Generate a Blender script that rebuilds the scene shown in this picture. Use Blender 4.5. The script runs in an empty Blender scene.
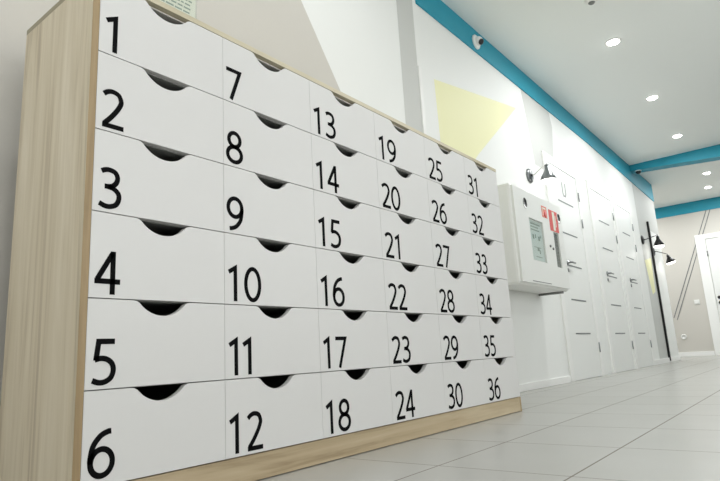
import bpy, bmesh, math, random
from mathutils import Vector, Matrix
random.seed(4)
S = bpy.context.scene
COL = S.collection

# ------------------------------------------------------------------ camera, world, lights, exposure
CAM = Vector((-0.6194, -1.2744, 0.3157))
YAW, PITCH, ROLL, FPX = 0.66454, 0.204615, -0.05674, 566.858
fw = Vector((math.cos(PITCH)*math.cos(YAW), math.cos(PITCH)*math.sin(YAW), math.sin(PITCH)))
r0 = Vector((math.sin(YAW), -math.cos(YAW), 0)); u0 = r0.cross(fw)
rr = math.cos(ROLL)*r0 + math.sin(ROLL)*u0
uu = -math.sin(ROLL)*r0 + math.cos(ROLL)*u0
cd = bpy.data.cameras.new('camera'); cam = bpy.data.objects.new('camera', cd); COL.objects.link(cam)
m = Matrix((rr, uu, -fw)).transposed().to_4x4(); m.translation = CAM
cam.matrix_world = m
cd.sensor_fit = 'HORIZONTAL'; cd.sensor_width = 36; cd.lens = FPX/720*36; cd.clip_start = 0.02
S.camera = cam

w = bpy.data.worlds.new('world'); S.world = w; w.use_nodes = True
w.node_tree.nodes['Background'].inputs[0].default_value = (1, 0.99, 0.97, 1)
w.node_tree.nodes['Background'].inputs[1].default_value = 0.6

vs = S.view_settings
vs.view_transform = 'Standard'; vs.look = 'None'; vs.gamma = 1; vs.exposure = -0.56; vs.use_curve_mapping = False

def area(name, loc, sx, sy, power, color=(.98, 1, 1), rot=(0, 0, 0)):
    l = bpy.data.lights.new(name, 'AREA'); l.shape = 'RECTANGLE'; l.size = sx; l.size_y = sy
    l.energy = power*.45; l.color = color
    o = bpy.data.objects.new(name, l); COL.objects.link(o); o.location = loc; o.rotation_euler = rot
    return o
CEIL = 2.95
YWIN = -3.15; X_BACK = -2.55
POW_LAMP = 26      # each recessed downlight
# added ceiling-height fill lights over the open side, without fittings
for i, x in enumerate((-1.8, 0.8, 3.4, 6.0, 8.6)):
    area('ceiling_panel_lamp', (x, -2.35, CEIL-0.02), 1.2, 0.5, 24)
area('ceiling_panel_lamp', (-1.7, -0.5, CEIL-0.02), 0.9, 0.6, 30)  # added fill for the left end of the cabinet
# unseen fill lights added behind and beside the camera to brighten the lockers
for x in (-.8, 1.5, 3.8): area('window_daylight', (x, YWIN, 1.5), 1.7, 1.7, 44, (.98, .99, 1), (math.radians(90), 0, 0))
area('window_daylight', (X_BACK, -1.2, 1.5), 1.6, 1.6, 26, (.98, .99, 1), (math.radians(90), 0, math.radians(-90)))
area('ceiling_panel_lamp', (10.9, 1.5, CEIL-0.02), 0.6, 0.6, 90)  # this and the next are added fill to lift the far wall
area('ceiling_panel_lamp', (10.9, -1.6, CEIL-0.02), 0.6, 0.6, 80)

# ------------------------------------------------------------------ materials
def new_mat(name):
    m_ = bpy.data.materials.new(name); m_.use_nodes = True
    return m_, m_.node_tree, m_.node_tree.nodes['Principled BSDF']
def srgb(c):
    return tuple(((v/255)/12.92 if v/255 <= .04045 else ((v/255+.055)/1.055)**2.4) for v in c)
def mat(name, c, rough=.5, metal=0, noise=0.03, scale=40, spec=.5, bump=0):
    m_, nt, b = new_mat(name); c = srgb(c)
    tc = nt.nodes.new('ShaderNodeTexCoord'); nz = nt.nodes.new('ShaderNodeTexNoise')
    nz.inputs['Scale'].default_value = scale; nz.inputs['Detail'].default_value = 3
    nt.links.new(tc.outputs['Object'], nz.inputs['Vector'])
    mx = nt.nodes.new('ShaderNodeMix'); mx.data_type = 'RGBA'
    mx.inputs[6].default_value = (*[v*(1-noise) for v in c], 1); mx.inputs[7].default_value = (*[min(1, v*(1+noise)) for v in c], 1)
    nt.links.new(nz.outputs['Fac'], mx.inputs[0]); nt.links.new(mx.outputs[2], b.inputs['Base Color'])
    b.inputs['Roughness'].default_value = rough; b.inputs['Metallic'].default_value = metal
    b.inputs['Specular IOR Level'].default_value = spec
    if bump:
        bp = nt.nodes.new('ShaderNodeBump'); bp.inputs['Strength'].default_value = bump; bp.inputs['Distance'].default_value = .002
        nt.links.new(nz.outputs['Fac'], bp.inputs['Height']); nt.links.new(bp.outputs[0], b.inputs['Normal'])
    return m_
def emit(name, c, strength):
    m_, nt, b = new_mat(name)
    b.inputs['Base Color'].default_value = (.9, .9, .9, 1)
    b.inputs['Emission Color'].default_value = (*c, 1); b.inputs['Emission Strength'].default_value = strength
    return m_
def wood(name, axis, cols):
    m_, nt, b = new_mat(name)
    tc = nt.nodes.new('ShaderNodeTexCoord'); mp = nt.nodes.new('ShaderNodeMapping')
    sc = [9.0, 9.0, 9.0]; sc[axis] = .55; mp.inputs['Scale'].default_value = sc
    nt.links.new(tc.outputs['Object'], mp.inputs[0])
    n1 = nt.nodes.new('ShaderNodeTexNoise'); n1.inputs['Scale'].default_value = 1.6; n1.inputs['Detail'].default_value = 6
    n1.inputs['Roughness'].default_value = .62; n1.inputs['Distortion'].default_value = .9
    nt.links.new(mp.outputs[0], n1.inputs['Vector'])
    mp2 = nt.nodes.new('ShaderNodeMapping'); sc2 = [60., 60., 60.]; sc2[axis] = 1.6; mp2.inputs['Scale'].default_value = sc2
    nt.links.new(tc.outputs['Object'], mp2.inputs[0])
    n2 = nt.nodes.new('ShaderNodeTexNoise'); n2.inputs['Scale'].default_value = 1.; n2.inputs['Detail'].default_value = 4
    nt.links.new(mp2.outputs[0], n2.inputs['Vector'])
    ad = nt.nodes.new('ShaderNodeMath'); ad.operation = 'MULTIPLY_ADD'; ad.inputs[1].default_value = .3
    nt.links.new(n2.outputs['Fac'], ad.inputs[0]); 
    ml = nt.nodes.new('ShaderNodeMath'); ml.operation = 'MULTIPLY'; ml.inputs[1].default_value = .7
    nt.links.new(n1.outputs['Fac'], ml.inputs[0]); nt.links.new(ml.outputs[0], ad.inputs[2])
    rp = nt.nodes.new('ShaderNodeValToRGB')
    rp.color_ramp.elements[0].position = .34; rp.color_ramp.elements[0].color = (*srgb(cols[0]), 1)
    rp.color_ramp.elements[1].position = .66; rp.color_ramp.elements[1].color = (*srgb(cols[2]), 1)
    e = rp.color_ramp.elements.new(.47); e.color = (*srgb(cols[1]), 1)
    nt.links.new(ad.outputs[0], rp.inputs[0]); nt.links.new(rp.outputs[0], b.inputs['Base Color'])
    b.inputs['Roughness'].default_value = .5
    return m_
def tile_mat():
    m_, nt, b = new_mat('floor_tile')
    N = nt.nodes.new; L = nt.links.new
    tc = N('ShaderNodeTexCoord'); sp = N('ShaderNodeSeparateXYZ'); L(tc.outputs['Object'], sp.inputs[0])
    def lines(sock, off, pitch, half):
        a = N('ShaderNodeMath'); a.operation = 'SUBTRACT'; L(sock, a.inputs[0]); a.inputs[1].default_value = off
        d = N('ShaderNodeMath'); d.operation = 'DIVIDE'; L(a.outputs[0], d.inputs[0]); d.inputs[1].default_value = pitch
        f = N('ShaderNodeMath'); f.operation = 'FLOOR'; L(d.outputs[0], f.inputs[0])
        pp = N('ShaderNodeMath'); pp.operation = 'PINGPONG'; L(d.outputs[0], pp.inputs[0]); pp.inputs[1].default_value = .5
        # ping-pong of 0.5 is 0 at each whole number
        lt = N('ShaderNodeMath'); lt.operation = 'LESS_THAN'; L(pp.outputs[0], lt.inputs[0]); lt.inputs[1].default_value = half/pitch
        return lt.outputs[0], f.outputs[0]
    gx, ix = lines(sp.outputs[0], .865, .455, .0021)
    gy, iy = lines(sp.outputs[1], -.735, .383, .0026)
    mx = N('ShaderNodeMath'); mx.operation = 'MAXIMUM'; L(gx, mx.inputs[0]); L(gy, mx.inputs[1])
    cb = N('ShaderNodeCombineXYZ'); L(ix, cb.inputs[0]); L(iy, cb.inputs[1])
    wn = N('ShaderNodeTexWhiteNoise'); L(cb.outputs[0], wn.inputs['Vector'])
    nz = N('ShaderNodeTexNoise'); nz.inputs['Scale'].default_value = 5; nz.inputs['Detail'].default_value = 5; L(tc.outputs['Object'], nz.inputs['Vector'])
    av = N('ShaderNodeMath'); av.operation = 'MULTIPLY_ADD'; L(wn.outputs['Value'], av.inputs[0]); av.inputs[1].default_value = .4; L(nz.outputs['Fac'], av.inputs[2])
    c = N('ShaderNodeMix'); c.data_type = 'RGBA'; L(av.outputs[0], c.inputs[0])
    c.inputs[6].default_value = (*srgb((164, 163, 157)), 1); c.inputs[7].default_value = (*srgb((175, 174, 169)), 1)
    g = N('ShaderNodeMix'); g.data_type = 'RGBA'; L(mx.outputs[0], g.inputs[0]); L(c.outputs[2], g.inputs[6])
    g.inputs[7].default_value = (*srgb((126, 119, 110)), 1)
    L(g.outputs[2], b.inputs['Base Color'])
    r = N('ShaderNodeMath'); r.operation = 'MULTIPLY_ADD'; L(mx.outputs[0], r.inputs[0]); r.inputs[1].default_value = .5; r.inputs[2].default_value = .3
    L(r.outputs[0], b.inputs['Roughness'])
    bp = N('ShaderNodeBump'); bp.invert = True; bp.inputs['Strength'].default_value = .4; bp.inputs['Distance'].default_value = .002
    L(mx.outputs[0], bp.inputs['Height']); L(bp.outputs[0], b.inputs['Normal'])
    return m_

M = dict(
    wall=mat('white_wall_paint', (238, 239, 236), .6, bump=.05, scale=120, noise=.01),
    dusk=mat('slate_wall_paint', (96, 104, 102), .6, bump=.05, scale=120, noise=.01),  # unseen right wall, darkened to cut bounce onto the ceiling
    beige=mat('beige_wall_paint', (205, 201, 193), .6, bump=.05, scale=120, noise=.015),
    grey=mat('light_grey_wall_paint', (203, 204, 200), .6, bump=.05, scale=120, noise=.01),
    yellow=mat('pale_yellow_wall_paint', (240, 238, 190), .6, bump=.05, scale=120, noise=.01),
    ceil=mat('white_ceiling_paint', (238, 241, 238), .65, noise=.01),
    teal=mat('teal_paint', (30, 150, 174), .55, noise=.04, scale=12),
    white=mat('white_laminate', (226, 225, 223), .38, noise=.008),
    inner=mat('grey_board', (150, 151, 148), .6),
    liner=mat('white_board', (225, 222, 216), .5),
    black=mat('black_vinyl', (11, 11, 12), .85, spec=.12),
    blackm=mat('black_metal', (22, 22, 23), .35, metal=.3),
    chrome=mat('brushed_chrome', (150, 152, 153), .22, metal=1),
    darkchrome=mat('dark_chrome', (128, 131, 132), .32, metal=1),
    door=mat('white_door_film', (236, 237, 234), .4, noise=.008),
    trim=mat('white_trim_paint', (241, 241, 238), .45, noise=.008),
    inlay=mat('grey_inlay', (112, 115, 116), .4),
    steel=mat('satin_steel', (140, 142, 142), .35, metal=.8),
    box=mat('white_powder_coat', (232, 233, 229), .45, noise=.008),
    red=mat('red_label_film', (210, 76, 70), .45),
    pale_red=mat('faded_red_film', (226, 122, 104), .45),
    paper=mat('white_paper', (228, 229, 216), .7),
    ink=mat('grey_green_print', (146, 160, 148), .7),
    darkink=mat('dark_print', (74, 92, 90), .7),
    bluegrey=mat('blue_grey_print', (208, 218, 214), .6),
    plastic=mat('white_plastic', (236, 236, 232), .35, noise=.005),
    dark=mat('dark_plastic', (40, 41, 42), .3),
    gun=mat('dark_grey_hose', (128, 130, 127), .5),
    glow=emit('lamp_glow', (1, .98, .94), 30),
    bulb=emit('bulb_glow', (1, .98, .94), 6),
)
M['wood_v'] = wood('oak_laminate_upright_grain', 2, ((172, 158, 134), (208, 197, 173), (225, 216, 196)))
M['wood_h'] = wood('oak_laminate_level_grain', 0, ((146, 126, 96), (188, 169, 137), (206, 190, 160)))
M['edge'] = wood('oak_edge_band', 2, ((140, 119, 86), (166, 143, 107), (184, 163, 127)))
M['wood_top'] = wood('pale_oak_laminate_level_grain', 0, ((184, 172, 142), (208, 199, 172), (222, 214, 192)))
M['top_end'] = wood('oak_end_band', 1, ((128, 122, 100), (150, 143, 120), (166, 160, 138)))
M['tile'] = tile_mat()

def glass_mat():
    m_, nt, b = new_mat('clear_pane')
    out = nt.nodes['Material Output']; tr = nt.nodes.new('ShaderNodeBsdfTransparent'); gl = nt.nodes.new('ShaderNodeBsdfGlossy')
    tr.inputs[0].default_value = (.98, .99, .985, 1); gl.inputs['Roughness'].default_value = .08
    mx = nt.nodes.new('ShaderNodeMixShader'); mx.inputs[0].default_value = .06
    nt.links.new(tr.outputs[0], mx.inputs[1]); nt.links.new(gl.outputs[0], mx.inputs[2]); nt.links.new(mx.outputs[0], out.inputs[0])
    nt.nodes.remove(b)
    return m_
M['glass'] = glass_mat()

# ------------------------------------------------------------------ mesh helpers
def box(bm, x0, x1, y0, y1, z0, z1, mi=0, bev=0):
    vs_ = [bm.verts.new((x, y, z)) for x in (x0, x1) for y in (y0, y1) for z in (z0, z1)]
    idx = [(0, 1, 3, 2), (4, 6, 7, 5), (0, 4, 5, 1), (2, 3, 7, 6), (0, 2, 6, 4), (1, 5, 7, 3)]
    fs = []
    for f in idx:
        fc = bm.faces.new([vs_[i] for i in f]); fc.material_index = mi; fs.append(fc)
    if bev:
        es = list({e for f in fs for e in f.edges})
        r = bmesh.ops.bevel(bm, geom=es, offset=bev, segments=2, profile=.5, affect='EDGES')
        for f in r['faces']: f.material_index = mi
    return fs
def prism(bm, pts, to3, d0, d1, mi=0):
    """polygon pts (2-D) swept from depth d0 to d1; to3(u, v, d) gives the 3-D point"""
    a = [bm.verts.new(to3(u, v, d0)) for u, v in pts]; b = [bm.verts.new(to3(u, v, d1)) for u, v in pts]
    n = len(pts); fs = [bm.faces.new(a), bm.faces.new(b[::-1])]
    for i in range(n): fs.append(bm.faces.new((a[i], b[i], b[(i+1) % n], a[(i+1) % n])))
    for f in fs: f.material_index = mi
    return fs
def lathe(bm, prof, mat4, seg=32, mi=0, smooth=True):
    rings = []
    for r, z in prof:
        if r < 1e-6: rings.append([bm.verts.new(mat4 @ Vector((0, 0, z)))])
        else: rings.append([bm.verts.new(mat4 @ Vector((r*math.cos(2*math.pi*k/seg), r*math.sin(2*math.pi*k/seg), z))) for k in range(seg)])
    for a, b in zip(rings, rings[1:]):
        for k in range(seg):
            k2 = (k+1) % seg
            if len(a) == 1 and len(b) == 1: continue
            if len(a) == 1: f = bm.faces.new((a[0], b[k], b[k2]))
            elif len(b) == 1: f = bm.faces.new((a[k], b[0], a[k2]))
            else: f = bm.faces.new((a[k], b[k], b[k2], a[k2]))
            f.material_index = mi; f.smooth = smooth
def tube(bm, pts, r, seg=12, mi=0):
    pts = [Vector(p) for p in pts]; rings = []
    for i, p in enumerate(pts):
        t = (pts[min(i+1, len(pts)-1)] - pts[max(i-1, 0)]).normalized()
        a = t.orthogonal().normalized() if i == 0 else (prev - t*prev.dot(t)).normalized()
        prev = a; b = t.cross(a)
        rings.append([bm.verts.new(p + r*(math.cos(2*math.pi*k/seg)*a + math.sin(2*math.pi*k/seg)*b)) for k in range(seg)])
    for A, B in zip(rings, rings[1:]):
        for k in range(seg):
            f = bm.faces.new((A[k], A[(k+1) % seg], B[(k+1) % seg], B[k])); f.material_index = mi; f.smooth = True
    bm.faces.new(rings[0][::-1]).material_index = mi; bm.faces.new(rings[-1]).material_index = mi
def axis_mat(loc, direction):
    d = Vector(direction).normalized()
    return Matrix.Translation(loc) @ d.to_track_quat('Z', 'Y').to_matrix().to_4x4()
def obj(name, bm, mats, parent=None, label=None, loc=None):
    bmesh.ops.recalc_face_normals(bm, faces=bm.faces)
    me = bpy.data.meshes.new(name); bm.to_mesh(me); bm.free()
    for mm in (mats if isinstance(mats, (list, tuple)) else [mats]): me.materials.append(mm)
    o = bpy.data.objects.new(name, me); COL.objects.link(o)
    if parent: o.parent = parent
    if loc: o.location = loc
    if label: o['label'] = label
    return o
def bmn(): return bmesh.new()
def tag(o, label, cat, group=None):
    o['label'] = label; o['category'] = cat
    if group: o['group'] = group
    return o
def thing(name, label, cat, loc=(0, 0, 0), group=None):
    o = bpy.data.objects.new(name, None); COL.objects.link(o); o.location = loc; o.empty_display_size = .1
    return tag(o, label, cat, group)
def structure(o):
    o['kind'] = 'structure'; return o
def sbox(name, dims, mt, parent=None, bev=0):
    b = bmn(); box(b, *dims, bev=bev); o = obj(name, b, mt, parent)
    return o if parent else structure(o)

# ------------------------------------------------------------------ the room
WY = .555; XE = 11.9; XC = 9.88; X0 = -2.6; YR = -3.2; YL = 2.4
sbox('floor', (X0-.2, XE+.2, YR-.2, YL+.2, -.1, 0), M['tile'])
sbox('ceiling', (X0-.2, XE+.2, YR-.2, YL+.2, CEIL, CEIL+.1), M['ceil'])
sbox('wall_right', (X0, XE, YR-.15, YR, 0, CEIL), M['dusk'])
sbox('wall_back', (X0-.15, X0, YR, WY, 0, CEIL), M['beige'])
sbox('wall_far', (XE, XE+.15, YR, YL, 0, CEIL), M['beige'])
sbox('wall_side_hall', (XC, XE, YL, YL+.15, 0, CEIL), M['wall'])

def painted_wall():
    polys = [
        (1, [(X0, 0), (2.84, 0), (1.329, 2.177), (.79, CEIL), (X0, CEIL)]),            # beige, cut by a diagonal
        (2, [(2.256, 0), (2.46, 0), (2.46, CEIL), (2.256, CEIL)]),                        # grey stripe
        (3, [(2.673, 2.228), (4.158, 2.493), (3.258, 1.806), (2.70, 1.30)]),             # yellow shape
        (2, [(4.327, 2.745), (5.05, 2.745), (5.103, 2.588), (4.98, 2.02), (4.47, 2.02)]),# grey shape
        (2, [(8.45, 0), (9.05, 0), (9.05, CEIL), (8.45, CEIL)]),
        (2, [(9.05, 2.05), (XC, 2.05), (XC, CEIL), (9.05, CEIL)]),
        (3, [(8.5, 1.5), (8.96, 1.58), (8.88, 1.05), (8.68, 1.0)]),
    ]
    bm = bmn()
    q = [bm.verts.new(p) for p in ((X0, WY, 0), (XC, WY, 0), (XC, WY, CEIL), (X0, WY, CEIL))]
    bm.faces.new(q)
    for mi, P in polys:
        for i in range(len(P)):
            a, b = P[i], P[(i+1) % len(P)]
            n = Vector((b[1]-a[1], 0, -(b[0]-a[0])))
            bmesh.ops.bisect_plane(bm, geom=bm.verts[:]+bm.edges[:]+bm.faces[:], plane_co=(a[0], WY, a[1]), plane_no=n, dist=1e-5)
    def inside(x, z, P):
        c = False
        for i in range(len(P)):
            (x1, z1), (x2, z2) = P[i], P[i-1]
            if (z1 > z) != (z2 > z) and x < (x2-x1)*(z-z1)/(z2-z1)+x1: c = not c
        return c
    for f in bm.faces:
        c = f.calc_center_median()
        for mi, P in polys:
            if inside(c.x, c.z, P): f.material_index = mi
    # the body of the wall behind its painted face
    for f in box(bm, X0, XC, WY+.0005, WY+.15, 0, CEIL): pass
    me = bpy.data.meshes.new('wall_left'); bm.to_mesh(me); bm.free()
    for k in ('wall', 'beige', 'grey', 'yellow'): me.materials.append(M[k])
    o = bpy.data.objects.new('wall_left', me); COL.objects.link(o); structure(o)
painted_wall()

# made-up frames and glowing panes, added around the unseen fill lights
M['sky_pane'] = emit('daylit_pane', (.97, .99, 1), .8)  # glow added as extra fill from out of view
for n, (cx, cy, side) in enumerate(((-.8, YR, 0), (1.5, YR, 0), (3.8, YR, 0), (X0, -1.2, 1))):
    def at_(u0_, u1_, d0_, d1_, z0_, z1_):
        return (cx+u0_, cx+u1_, cy+d0_, cy+d1_, z0_, z1_) if not side else (cx+d0_, cx+d1_, cy+u0_, cy+u1_, z0_, z1_)
    b = bmn()
    for t_ in ((-.92, -.86, 0, .03, .6, 2.4), (.86, .92, 0, .03, .6, 2.4), (-.86, .86, 0, .03, .6, .66), (-.86, .86, 0, .03, 2.34, 2.4), (-.02, .02, 0, .03, .66, 2.34)): box(b, *at_(*t_))
    wf = structure(obj('window_%d' % (n+1), b, M['trim']))
    b = bmn(); box(b, *at_(-.86, -.02, .002, .012, .66, 2.34)); box(b, *at_(.02, .86, .002, .012, .66, 2.34)); obj('pane', b, M['sky_pane'], wf)

# teal cornice bands and the ceiling beam
b = bmn(); prism(b, [(2.505, 2.745), (6.3, 2.745), (XC+.006, 2.65), (XC+.006, CEIL), (2.505, CEIL)], lambda u, v, d: (u, d, v), WY-.012, WY)
structure(obj('trim_1', b, M['teal']))
b = bmn(); prism(b, [(WY-.012, 2.862), (WY-.012, CEIL), (YR, CEIL), (YR, 2.59)], lambda u, v, d: (d, u, v), 8.42, 8.62)   # the beam deepens away from the wall
structure(obj('trim_2', b, M['teal']))
sbox('trim_3', (XE-.014, XE, YR, YL, 2.735, CEIL-.0), M['teal'])
# slim white duct standing proud of the wall beside the grey stripe
sbox('trim_4', (2.462, 2.50, WY-.007, WY, 0, 2.25), M['trim'], bev=.004)

def base(name, dims): sbox(name, dims, M['trim'], bev=.003)
base('baseboard_left', (2.5, 4.66, WY-.016, WY, 0, .058))
base('baseboard_left_middle', (8.05, XC+.01, WY-.016, WY, 0, .07))
base('baseboard_far', (XE-.016, XE, .31, YL, 0, .085))

# ------------------------------------------------------------------ doors along the left wall
def lever(parent, x, z, y, sign=1):
    b = bmn()
    lathe(b, [(0, 0), (.026, 0), (.026, .008), (.012, .012), (.011, .035), (0, .035)], axis_mat((x, y, z), (0, -1, 0)), 20)
    tube(b, [(x, y-.034, z), (x+sign*.02, y-.04, z), (x+sign*.12, y-.04, z)], .009)
    lathe(b, [(0, 0), (.02, 0), (.02, .006), (0, .006)], axis_mat((x, y, z-.075), (0, -1, 0)), 16)
    return obj('handle', b, M['steel'], parent)
def wall_door(n, xl, xr, lx0, lx1, hx, plate=False):
    top = 2.12
    b = bmn(); box(b, xl, xr, WY-.012, WY+.001, .002, top, bev=.003)
    d = obj('door_%d' % n, b, M['door']); structure(d)
    b = bmn()
    for x0, x1, z0, z1 in ((xl-.085, xl-.001, 0, top+.09), (xr+.001, xr+.085, 0, top+.09), (xl-.001, xr+.001, top+.001, top+.09)):
        box(b, x0, x1, WY-.017, WY, z0, z1, bev=.002)
    obj('door_frame', b, M['trim'], d)
    for z in (1.763, 1.43, 1.10, .76, .432):
        b = bmn(); box(b, lx0, lx1, WY-.0145, WY-.0115, z-.0065, z+.0065); obj('inlay_strip', b, M['inlay'], d, 'grey inlaid strip')
    for z in (1.91, 1.61, .29):
        b = bmn()
        tube(b, [(hx, WY-.022, z-.05), (hx, WY-.022, z+.05)], .007)
        obj('hinge', b, M['steel'], d, 'steel hinge')
    lever(d, lx0+.02, 1.125, WY-.012)
    if plate:
        b = bmn()
        U = [(5.13, 1.98), (5.13, 1.87), (5.15, 1.84), (5.20, 1.84), (5.22, 1.87), (5.22, 1.98)]
        ribbon(b, U, .014, lambda u, v, d_: (u, d_, v), WY-.0135, WY-.0115)
        obj('sign_mark', b, M['gun'], d, 'small grey mark shaped like the letter U')

# ---- stroke lettering
def catmull(P, n=8):
    out = []
    for i in range(len(P)-1):
        p0 = Vector(P[max(i-1, 0)]); p1 = Vector(P[i]); p2 = Vector(P[i+1]); p3 = Vector(P[min(i+2, len(P)-1)])
        if i == 0: p0 = p1*2-p2
        if i == len(P)-2: p3 = p2*2-p1
        for k in range(n):
            t = k/n
            out.append(.5*((2*p1)+(p2-p0)*t+(2*p0-5*p1+4*p2-p3)*t*t+(3*p1-p0-3*p2+p3)*t**3))
    out.append(Vector(P[-1])); return [(v.x, v.y) for v in out]
def ellipse(cx, cy, rx, ry, n=36):
    return [(cx+rx*math.cos(2*math.pi*k/n), cy+ry*math.sin(2*math.pi*k/n)) for k in range(n)]
def ribbon(bm, pts, wd, to3, d0, d1, closed=False):
    n = len(pts); L = []; R = []
    P = [Vector(p) for p in pts]
    for i in range(n):
        a = P[i-1] if (i > 0 or closed) else None
        c = P[(i+1) % n] if (i < n-1 or closed) else None
        t1 = (P[i]-a).normalized() if a is not None else (c-P[i]).normalized()
        t2 = (c-P[i]).normalized() if c is not None else t1
        n1 = Vector((-t1.y, t1.x)); n2 = Vector((-t2.y, t2.x)); mm = (n1+n2)
        mm = mm.normalized() if mm.length > 1e-6 else n1
        k = min(1/max(mm.dot(n1), .2), 2.6)
        L.append(P[i]+mm*wd/2*k); R.append(P[i]-mm*wd/2*k)
    lf = [bm.verts.new(to3(p.x, p.y, d0)) for p in L]; rf = [bm.verts.new(to3(p.x, p.y, d0)) for p in R]
    lb = [bm.verts.new(to3(p.x, p.y, d1)) for p in L]; rb = [bm.verts.new(to3(p.x, p.y, d1)) for p in R]
    for i in range(n if closed else n-1):
        j = (i+1) % n
        bm.faces.new((lf[i], rf[i], rf[j], lf[j])); bm.faces.new((lb[i], lb[j], rb[j], rb[i]))
        bm.faces.new((lf[i], lf[j], lb[j], lb[i])); bm.faces.new((rf[i], rb[i], rb[j], rf[j]))
    if not closed:
        bm.faces.new((lf[0], lb[0], rb[0], rf[0])); bm.faces.new((lf[-1], rf[-1], rb[-1], lb[-1]))
SW = .12
six_spine = catmull([(.475, .945), (.40, .935), (.26, .86), (.13, .67), (.085, .42), (.085, .32)])
GL = {
    '0': [(ellipse(.295, .5, .225, .445), True)],
    '1': [([(.075, .80), (.275, .925), (.275, 0)], False)],
    '2': [(catmull([(.075, .835), (.16, .91), (.27, .944), (.40, .90), (.455, .78), (.455, .68), (.38, .50), (.24, .27), (.105, .09)]), False), ([(.06, .056), (.53, .056)], False)],
    '3': [(catmull([(.09, .885), (.17, .93), (.26, .944), (.38, .905), (.435, .79), (.415, .66), (.335, .565), (.24, .535)]), False),
          ([(.165, .533), (.26, .533)], False),
          (catmull([(.24, .53), (.36, .50), (.46, .40), (.475, .27), (.42, .13), (.30, .062), (.18, .062), (.06, .115)]), False)],
    '4': [([(.40, 0), (.40, .99)], False), ([(.385, .94), (.085, .335)], False), ([(.03, .295), (.56, .295)], False)],
    '5': [([(.49, .94), (.165, .94), (.122, .53)], False),
          (catmull([(.10, .55), (.22, .575), (.34, .55), (.44, .46), (.475, .32), (.43, .16), (.32, .075), (.19, .06), (.06, .11)]), False)],
    '6': [(six_spine, False), (ellipse(.30, .325, .213, .268), True)],
    '7': [([(.05, .94), (.49, .94), (.20, 0)], False)],
    '8': [(ellipse(.295, .735, .178, .21), True), (ellipse(.295, .285, .222, .23), True)],
}
GL['9'] = [([(.59-u, 1-v) for u, v in st], cl) for st, cl in GL['6']]
def number_mesh(bm, text, x, z, h, y0, y1, adv=.645, GW=1.13):
    if text[0] == '1': adv = .47 if text == '11' else .60
    for i, ch in enumerate(text):
        for st, cl in GL[ch]:
            ribbon(bm, [(x+(u*GW+adv*i)*h, z+v*h) for u, v in st], SW*h, lambda u, v, d: (u, d, v), y0, y1, cl)

wall_door(1, 4.76, 5.605, 4.965, 5.405, 5.62, True)
wall_door(2, 6.12, 6.955, 6.32, 6.74, 6.975)
wall_door(3, 7.17, 7.935, 7.38, 7.755, 7.955)

# door in the far wall
b = bmn(); box(b, XE-.012, XE+.001, -.86, .13, .008, 2.18, bev=.003)
d4 = structure(obj('door_4', b, M['door']))
b = bmn()
for y0, y1, z0, z1 in ((.135, .30, 0, 2.28), (-1.03, -.865, 0, 2.28), (-.865, .135, 2.186, 2.28)): box(b, XE-.026, XE, y0, y1, z0, z1, bev=.003)
obj('door_frame', b, M['trim'], d4)
for z in (1.437, 1.104, .763, .432, 1.774):
    b = bmn(); box(b, XE-.0145, XE-.0115, -.6, -.12, z-.008, z+.008); obj('inlay_strip', b, M['inlay'], d4, 'grey inlaid strip')
b = bmn()
lathe(b, [(0, 0), (.03, 0), (.03, .01), (.012, .014), (.012, .045), (0, .045)], axis_mat((XE-.012, .07, 1.06), (-1, 0, 0)), 20)
tube(b, [(XE-.055, .07, 1.06), (XE-.06, .05, 1.06), (XE-.06, -.07, 1.06)], .011)
lathe(b, [(0, 0), (.03, 0), (.03, .012), (0, .012)], axis_mat((XE-.012, .07, .96), (-1, 0, 0)), 16)
obj('handle', b, M['dark'], d4, 'dark lever handle')
for z in (1.9, .3):
    b = bmn(); tube(b, [(XE-.03, .132, z-.05), (XE-.03, .132, z+.05)], .01); obj('hinge', b, M['steel'], d4)
# two thin slanting lines on the far wall
def slant(n, a, b_):
    bm = bmn(); d = Vector((b_[0]-a[0], b_[1]-a[1]))
    ribbon(bm, [a, b_], .013, lambda u, v, dd: (dd, u, v), XE-.006, XE)
    structure(obj('trim_%d' % n, bm, M['inlay']))
slant(5, (.03, 2.735), (.885, .745))
slant(6, (-.035, 2.735), (.835, .70))
# black upright edge profile on the left wall near its end
sbox('trim_7', (9.035, 9.07, WY-.03, WY, .02, 2.17), M['blackm'], bev=.003)

# ------------------------------------------------------------------ numbered locker cabinet
CW, CH, PZ, DEP = .3817, .205, .074, .405
W6 = 6*CW; TOPZ = PZ+6*CH
cab = thing('locker_cabinet', 'large oak-look locker cabinet with thirty-six white numbered drawers standing on the tiled floor', 'locker cabinet')
b = bmn(); box(b, -.018, -.0005, 0, DEP, 0, TOPZ+.0005)
for f in b.faces:
    if f.calc_center_median().y < .001: f.material_index = 1
obj('side_panel', b, [M['wood_v'], M['edge']], cab, 'oak-look end panel with upright grain')
b = bmn()      # the right end panel steps back behind the overlying drawer fronts
prism(b, [(0, 0), (0, PZ-.001), (.0185, PZ-.001), (.0185, TOPZ+.0005), (DEP, TOPZ+.0005), (DEP, 0)], lambda u, v, d: (d, u, v), W6-.0172, W6+.0008)
for f in b.faces:
    if f.calc_center_median().y < .001: f.material_index = 1
obj('side_panel', b, [M['wood_v'], M['edge']], cab)
b = bmn(); box(b, -.018, W6+.001, 0, DEP, TOPZ+.001, TOPZ+.017)
for f in b.faces:
    if f.calc_center_median().x < -.017: f.material_index = 1
obj('top_panel', b, [M['wood_top'], M['top_end']], cab, 'oak-look top board')
b = bmn(); box(b, .0002, W6-.0178, .002, .02, 0.003, PZ-.002); obj('plinth', b, M['wood_h'], cab, 'oak-look plinth with level grain')
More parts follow.
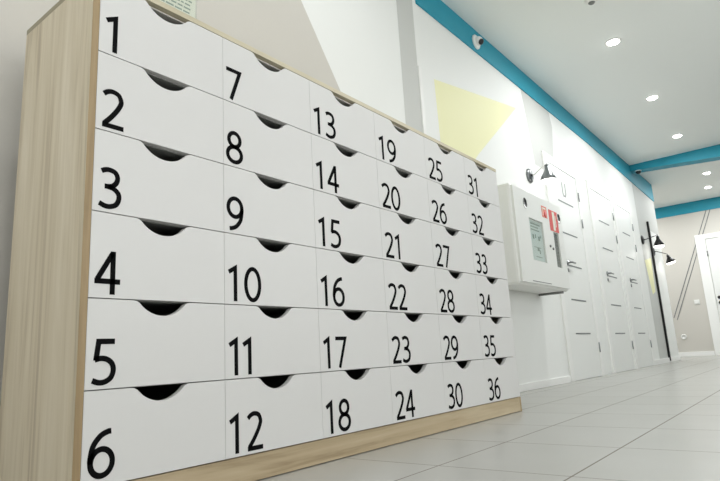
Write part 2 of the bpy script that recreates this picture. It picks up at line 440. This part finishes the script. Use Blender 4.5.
b = bmn(); box(b, .0002, W6-.0178, DEP-.006, DEP-.001, .004, TOPZ); obj('back_panel', b, M['inner'], cab)
for c in range(1, 6):
    b = bmn(); box(b, c*CW-.008, c*CW+.008, .021, DEP-.007, PZ+.009, TOPZ-.009); obj('divider', b, M['inner'], cab)
for r in range(0, 7):
    z = PZ+r*CH; dz = .008
    z0, z1 = (z-.001, z+.010) if r < 6 else (z-.0045, z-.0002)
    b = bmn(); box(b, .0004, W6-.0184, .0184, DEP-.007, z0, z1); obj('shelf', b, M['liner'] if r == 6 else M['inner'], cab)

def front_outline():
    g = .0013; gx = .0006; hw = .0685; sag = .0355; R = (hw*hw+sag*sag)/(2*sag); xm = CW/2; zt = CH-g
    pts = [(gx, g), (CW-gx, g), (CW-gx, zt)]
    a = math.asin(hw/R); fil = .010
    pts.append((xm+hw+fil, zt)); pts.append((xm+hw+fil*.35, zt-.0012))
    N = 24
    for k in range(N+1):
        t = a-2*a*k/N
        if abs(t) > a*.94: continue
        pts.append((xm+R*math.sin(t), zt-sag+R*(1-math.cos(t))))
    pts.append((xm-hw-fil*.35, zt-.0012)); pts.append((xm-hw-fil, zt)); pts.append((gx, zt))
    return pts
def drawer_mesh():
    bm = bmn()
    P = front_outline()
    prism(bm, P, lambda u, v, d: (u, d, v), 0.0, .018)
    x0, x1, y0, y1, z0, z1 = .022, CW-.022, .0181, .345, .012, .12
    t = .01
    box(bm, x0, x1, y0, y1, z0, z0+.006, 1)
    box(bm, x0, x0+t, y0, y1, z0+.0061, z1, 1); box(bm, x1-t, x1, y0, y1, z0+.0061, z1, 1)
    box(bm, x0+t+.0001, x1-t-.0001, y1-t, y1, z0+.0061, z1, 1)
    return bm
proto = None
for c in range(6):
    for r in range(6):
        n = c*6+r+1
        loc = (c*CW, 0, PZ+(5-r)*CH)
        if proto is None:
            o = obj('drawer', drawer_mesh(), [M['white'], M['inner']], cab); proto = o
        else:
            o = proto.copy(); COL.objects.link(o); o.parent = cab
        o.location = loc; o['label'] = 'white drawer front numbered %d with a half-round finger cut-out' % n
        b = bmn(); number_mesh(b, str(n), (.0095, .0065, .0105, .0165, .018, .018)[c], .0165 if n == 6 else .0095, .1035, -.0006, .0002)
        obj('number', b, M['black'], o, 'black numeral %d' % n)

# ------------------------------------------------------------------ fire-hose cabinet on the wall
BX0, BX1, BY, BZ0, BZ1 = 3.215, 4.235, .30, .768, 1.522
fc = thing('fire_hose_cabinet', 'white wall-mounted fire hose cabinet with two glazed slots and red labels, right of the lockers', 'fire hose cabinet', (0, 0, 0))
b = bmn(); box(b, BX0, BX1, BY+.016, WY-.001, BZ0, BZ1, bev=.02); obj('body', b, M['box'], fc)
def to_front(u, v, d): return (u, d, v)
# door panel with real openings, made of strips around the two slots and the two round holes
def panel_with_holes(bm, x0, x1, z0, z1, holes, y0, y1):
    xs = sorted({x0, x1, *[h[0] for h in holes], *[h[1] for h in holes]}); zs = sorted({z0, z1, *[h[2] for h in holes], *[h[3] for h in holes]})
    V = {}
    def v(x, z, y):
        k = (x, z, y)
        if k not in V: V[k] = bm.verts.new((x, y, z))
        return V[k]
    solid = {}
    for i in range(len(xs)-1):
        for j in range(len(zs)-1):
            cx, cz = (xs[i]+xs[i+1])/2, (zs[j]+zs[j+1])/2
            solid[i, j] = not any(h[0] < cx < h[1] and h[2] < cz < h[3] for h in holes)
    for (i, j), s in solid.items():
        if not s: continue
        a, c, e, f = xs[i], xs[i+1], zs[j], zs[j+1]
        bm.faces.new((v(a, e, y0), v(c, e, y0), v(c, f, y0), v(a, f, y0))); bm.faces.new((v(a, e, y1), v(a, f, y1), v(c, f, y1), v(c, e, y1)))
        for di, dj, p, q in ((-1, 0, (a, e), (a, f)), (1, 0, (c, e), (c, f)), (0, -1, (a, e), (c, e)), (0, 1, (a, f), (c, f))):
            if not solid.get((i+di, j+dj), False):
                bm.faces.new((v(*p, y0), v(*q, y0), v(*q, y1), v(*p, y1)))
slots = [(3.485, 3.765, .965, 1.295), (3.985, 4.105, .955, 1.25)]
b = bmn(); panel_with_holes(b, BX0+.02, BX1-.012, BZ0+.02, BZ1-.02, slots, BY, BY+.0155)
dr = obj('door', b, M['box'], fc)
for i, h in enumerate(slots):
    b = bmn(); box(b, h[0]+.0005, h[1]-.0005, BY+.008, BY+.010, h[2]+.0005, h[3]-.0005); obj('window_pane', b, M['glass'], dr, 'clear glazed slot')
# leaflet seen behind the first slot, hose behind the second
b = bmn(); box(b, 3.505, 3.755, BY+.0122, BY+.0132, .975, 1.285); lf = obj('instruction_sheet', b, M['bluegrey'], fc, 'pale blue-grey instruction sheet behind the pane')
b = bmn()
for (x, z, ww, hh) in [(3.53, 1.255, .19, .012), (3.53, 1.232, .15, .010), (3.53, 1.208, .17, .010), (3.55, 1.14, .03, .035), (3.60, 1.15, .02, .03), (3.66, 1.135, .035, .035), (3.70, 1.16, .02, .02), (3.62, 1.05, .04, .03), (3.66, 1.03, .02, .03), (3.56, 1.075, .14, .005), (3.58, 1.00, .12, .006)]:
    box(b, x, x+ww, BY+.0116, BY+.0121, z, z+hh)
obj('print', b, M['ink'], lf)
b = bmn(); box(b, 3.99, 4.10, BY+.0118, BY+.0148, .958, 1.245); obj('slot_backing', b, M['gun'], fc, 'dark grey slot with folded hose behind')
b = bmn()
for k in range(9): tube(b, [(4.0, BY+.0115, .975+k*.03), (4.09, BY+.0115, .98+k*.03)], .0018, 6)
obj('folded_hose', b, M['steel'], fc)
# labels
b = bmn(); box(b, 3.925, 4.125, BY-.0015, BY-.0002, 1.255, 1.435, bev=.0004); lab = obj('label_plate', b, M['red'], fc, 'large red label with a white bar')
b = bmn(); box(b, 4.0, 4.05, BY-.0022, BY-.0016, 1.265, 1.425); box(b, 4.06, 4.075, BY-.0022, BY-.0016, 1.30, 1.40); obj('print', b, M['paper'], lab)
b = bmn(); box(b, 3.775, 3.885, BY-.0015, BY-.0002, 1.345, 1.44, bev=.0004); lab = obj('label_plate', b, M['pale_red'], fc, 'small faded red pictogram label')
b = bmn(); lathe(b, [(0, 0), (.028, 0), (.028, .0006), (0, .0006)], axis_mat((3.845, BY-.0016, 1.375), (0, -1, 0)), 18); obj('print', b, M['red'], lab)
b = bmn(); box(b, 3.79, 3.86, BY-.0022, BY-.0016, 1.415, 1.428); box(b, 3.79, 3.80, BY-.0022, BY-.0016, 1.36, 1.41); obj('print', b, M['paper'], lab)
for x, z in ((3.44, 1.40), (4.155, 1.392)):
    b = bmn(); mt = axis_mat((x, BY+.0004, z), (0, -1, 0))
    lathe(b, [(0, .0005), (.040, .0005), (.040, .004), (.045, .004), (.045, 0)], mt, 24)
    for f in b.faces:
        if f.calc_center_median().y > BY-.0012: f.material_index = 1
    obj('finger_hole', b, [M['box'], M['dark']], dr, 'round dark finger hole')
for x, z in ((3.87, 1.115), (3.93, 1.10)):
    b = bmn(); lathe(b, [(0, 0), (.011, 0), (.011, .008), (.004, .010), (0, .010)], axis_mat((x, BY, z), (0, -1, 0)), 16); obj('lock', b, M['gun'], dr, 'small round lock')
b = bmn(); box(b, 3.42, 3.80, BY-.0008, BY, .800, .806); obj('vent_slit', b, M['gun'], dr)
b = bmn(); tube(b, [(4.13, .33, .759), (4.13, .54, .759)], .010); obj('drain_pipe', b, M['gun'], fc, 'dark grey pipe under the right edge')  # bar modelled in place of the shaded bottom edge

# ------------------------------------------------------------------ wall lamps
def sconce(mount, shade, R, H, metal, label, name_group=None, tilt=(0, 0, -1), power=6):
    t = thing('wall_lamp', label, 'wall lamp', (mount[0], WY, mount[2]), name_group)
    o = Vector((mount[0], WY, mount[2])); L = lambda p: Vector(p)-o
    b = bmn(); lathe(b, [(0, 0), (.068, 0), (.068, .012), (.055, .022), (.02, .026), (0, .026)], axis_mat(L((mount[0], WY, mount[2])), (0, -1, 0)), 28); obj('wall_plate', b, metal, t)
    b = bmn(); lathe(b, [(0, .024), (.012, .024), (.012, .035), (0, .036)], axis_mat(L((mount[0], WY, mount[2])), (0, -1, 0)), 12); obj('screw_cap', b, M['dark'], t)
    top = Vector(shade); d = Vector(tilt).normalized()
    b = bmn(); e = top-d*.02
    tube(b, [L((mount[0], WY-.02, mount[2]+.0)), L((mount[0], WY-.05, mount[2])), L(tuple(Vector((mount[0], WY-.05, mount[2])).lerp(e, .6))), L(tuple(e)), L(tuple(top))], .006); obj('arm', b, M['plastic'] if metal is M['darkchrome'] else metal, t)
    b = bmn(); mt = axis_mat(L(tuple(top)), tilt)
    prof = [(0, -.002), (.018*R/.064, 0), (.020*R/.064, H*.3), (R*.52, H*.48), (R*.8, H*.72), (R, H), (R-.003, H), (R*.78, H*.74), (R*.48, H*.5), (.016*R/.064, H*.32), (0, H*.31)]
    lathe(b, prof, mt, 32); obj('shade', b, metal, t)
    b = bmn(); lathe(b, [(0, H*.4), (R*.3, H*.5), (R*.66, H*.72), (R*.93, H*.97), (R*.86, H*1.1), (R*.5, H*1.19), (0, H*1.22)], mt, 24); obj('bulb', b, M['bulb'], t, 'glowing white bulb')
    l = bpy.data.lights.new('wall_lamp_light', 'POINT'); l.energy = power*.2; l.color = (1, .96, .9); l.shadow_soft_size = .03
    lo = bpy.data.objects.new('wall_lamp_light', l); COL.objects.link(lo); lo.parent = t; lo.location = L(tuple(top+d*(H*1.19+.05)))
sconce((4.276, WY, 1.862), (4.33, .40, 1.94), .074, .145, M['darkchrome'], 'chrome bell-shaped wall lamp lit above the white fire hose cabinet', power=1.5)
sconce((8.53, WY, 1.808), (8.78, .385, 1.87), .078, .15, M['blackm'], 'black bell-shaped wall lamp beside the black upright strip, higher of the two black ones', power=5)
sconce((9.17, WY, 1.70), (9.54, .42, 1.665), .078, .125, M['blackm'], 'black tilted wall lamp nearest the end of the left wall', tilt=(.1, -.25, -1), power=5)

# ------------------------------------------------------------------ ceiling fittings
def downlight(i, x, y, label):
    t = thing('ceiling_light', label, 'ceiling light', (x, y, CEIL), 'recessed downlights in a row along the ceiling')
    b = bmn(); lathe(b, [(.051, -.001), (.051, -.004), (.062, -.005), (.068, -.003), (.068, 0), (.051, 0)], Matrix(), 32); obj('trim_ring', b, M['plastic'], t)
    b = bmn(); lathe(b, [(0, -.020), (.024, -.018), (.042, -.0115), (.050, -.003), (.050, -.001), (0, -.001)], Matrix(), 32); obj('lens', b, M['glow'], t, 'glowing round lens')
    l = bpy.data.lights.new('downlight_lamp', 'AREA'); l.shape = 'DISK'; l.size = .075; l.energy = POW_LAMP; l.color = (.98, 1, 1)
    lo = bpy.data.objects.new('downlight_lamp', l); COL.objects.link(lo); lo.parent = t; lo.location = (0, 0, -.025)
for i, (x, y, lb) in enumerate((
        (4.47, -.28, 'round lit ceiling downlight nearest the camera, first in the row'),
        (6.03, -.275, 'round lit ceiling downlight second in the row from the camera'),
        (7.58, -.255, 'round lit ceiling downlight just before the teal beam, third in the row'),
        (9.88, -.288, 'round lit ceiling downlight just beyond the teal beam'),
        (10.9, -.17, 'round lit ceiling downlight farthest away, above the teal band of the end wall'))):
    downlight(i, x, y, lb)
for x in (1.35, -.2):
    l = bpy.data.lights.new('downlight_lamp', 'AREA'); l.shape = 'DISK'; l.size = .1; l.energy = 9; l.color = (.98, 1, 1)
    lo = bpy.data.objects.new('downlight_lamp', l); COL.objects.link(lo); lo.location = (x, -.3, CEIL-.012)
t = thing('ceiling_sensor', 'small ceiling sensor with a dark grille at the top edge of the picture', 'sensor', (3.69, -.325, CEIL))
b = bmn(); lathe(b, [(0, -.02), (.03, -.02), (.045, -.012), (.05, 0), (0, 0)], Matrix(), 28); obj('housing', b, M['plastic'], t)
b = bmn(); lathe(b, [(0, -.034), (.018, -.030), (.026, -.021), (0, -.021)], Matrix(), 20); obj('grille', b, M['gun'], t, 'dark grille')

# ------------------------------------------------------------------ security cameras
px, py, pz = 3.405, WY-.012, 2.83
t = thing('security_camera', 'white eyeball security camera with black lens on the teal band', 'security camera', (px, py, pz))
aim = Vector((-.25, -1, -.75)).normalized()
b = bmn(); lathe(b, [(0, 0), (.062, 0), (.062, .010), (.050, .020), (0, .020)], axis_mat((0, 0, 0), (0, -1, 0)), 28); obj('base', b, M['plastic'], t)
b = bmn(); bmesh.ops.create_uvsphere(b, u_segments=24, v_segments=16, radius=.038, matrix=Matrix.Translation((0, -.026, 0)))
for f in b.faces: f.smooth = True
obj('housing', b, M['plastic'], t)
b = bmn(); lathe(b, [(0, .030), (.024, .030), (.024, .040), (.017, .043), (0, .041)], axis_mat((0, -.026, 0), aim), 24); ln = obj('lens', b, M['dark'], t, 'black lens')
t = thing('security_camera', 'small black dome security camera under the teal ceiling beam', 'security camera', (8.47, .445, 2.854))
b = bmn(); lathe(b, [(0, 0), (.045, 0), (.045, -.010), (.04, -.013), (0, -.013)], Matrix(), 28); obj('base', b, M['plastic'], t)
b = bmn(); lathe(b, [(0, -.054), (.020, -.050), (.034, -.036), (.039, -.0135), (0, -.0135)], Matrix(), 24); obj('dome', b, M['dark'], t, 'black dome')

# ------------------------------------------------------------------ sheet on the wall, sockets
t = thing('notice_sheet', 'printed notice sheet on the beige wall above the lockers', 'notice', (.56, WY, 1.745))
b = bmn(); box(b, -.17, .115, -.0015, -.0003, 0, .30); sh = obj('paper', b, M['paper'], t)
b = bmn(); random.seed(2)
for k in range(15):
    z = .018+k*.0185; x = -.155
    while x < .09:
        ln_ = random.uniform(.012, .04); box(b, x, min(x+ln_, .10), -.0021, -.0016, z, z+.007); x += ln_+.006
obj('print', b, M['ink'], sh)
b = bmn(); box(b, -.172, .122, -.0034, -.0024, -.003, .303); obj('plastic_sleeve', b, M['glass'], t, 'clear plastic sleeve')

t = thing('wall_socket', 'round white wall socket low on the far beige wall', 'socket', (XE, .77, .375))
b = bmn(); lathe(b, [(0, 0), (.05, 0), (.05, .012), (.042, .018), (.036, .018), (.034, .008), (0, .008)], axis_mat((0, 0, 0), (-1, 0, 0)), 28); obj('cover', b, M['plastic'], t)
b = bmn()
for dy in (-.012, .012): lathe(b, [(0, .0082), (.005, .0082), (.005, .009), (0, .009)], axis_mat((0, dy, 0), (-1, 0, 0)), 10)
obj('contacts', b, M['dark'], t)
t = thing('light_switch', 'white light switch beside the far door frame on the beige wall', 'switch', (XE, .45, 1.01))
b = bmn(); box(b, -.012, 0, -.045, .045, -.045, .045, bev=.003); obj('cover', b, M['plastic'], t)
b = bmn(); box(b, -.018, -.012, -.028, .028, -.028, .028, bev=.002); obj('rocker', b, M['plastic'], t)
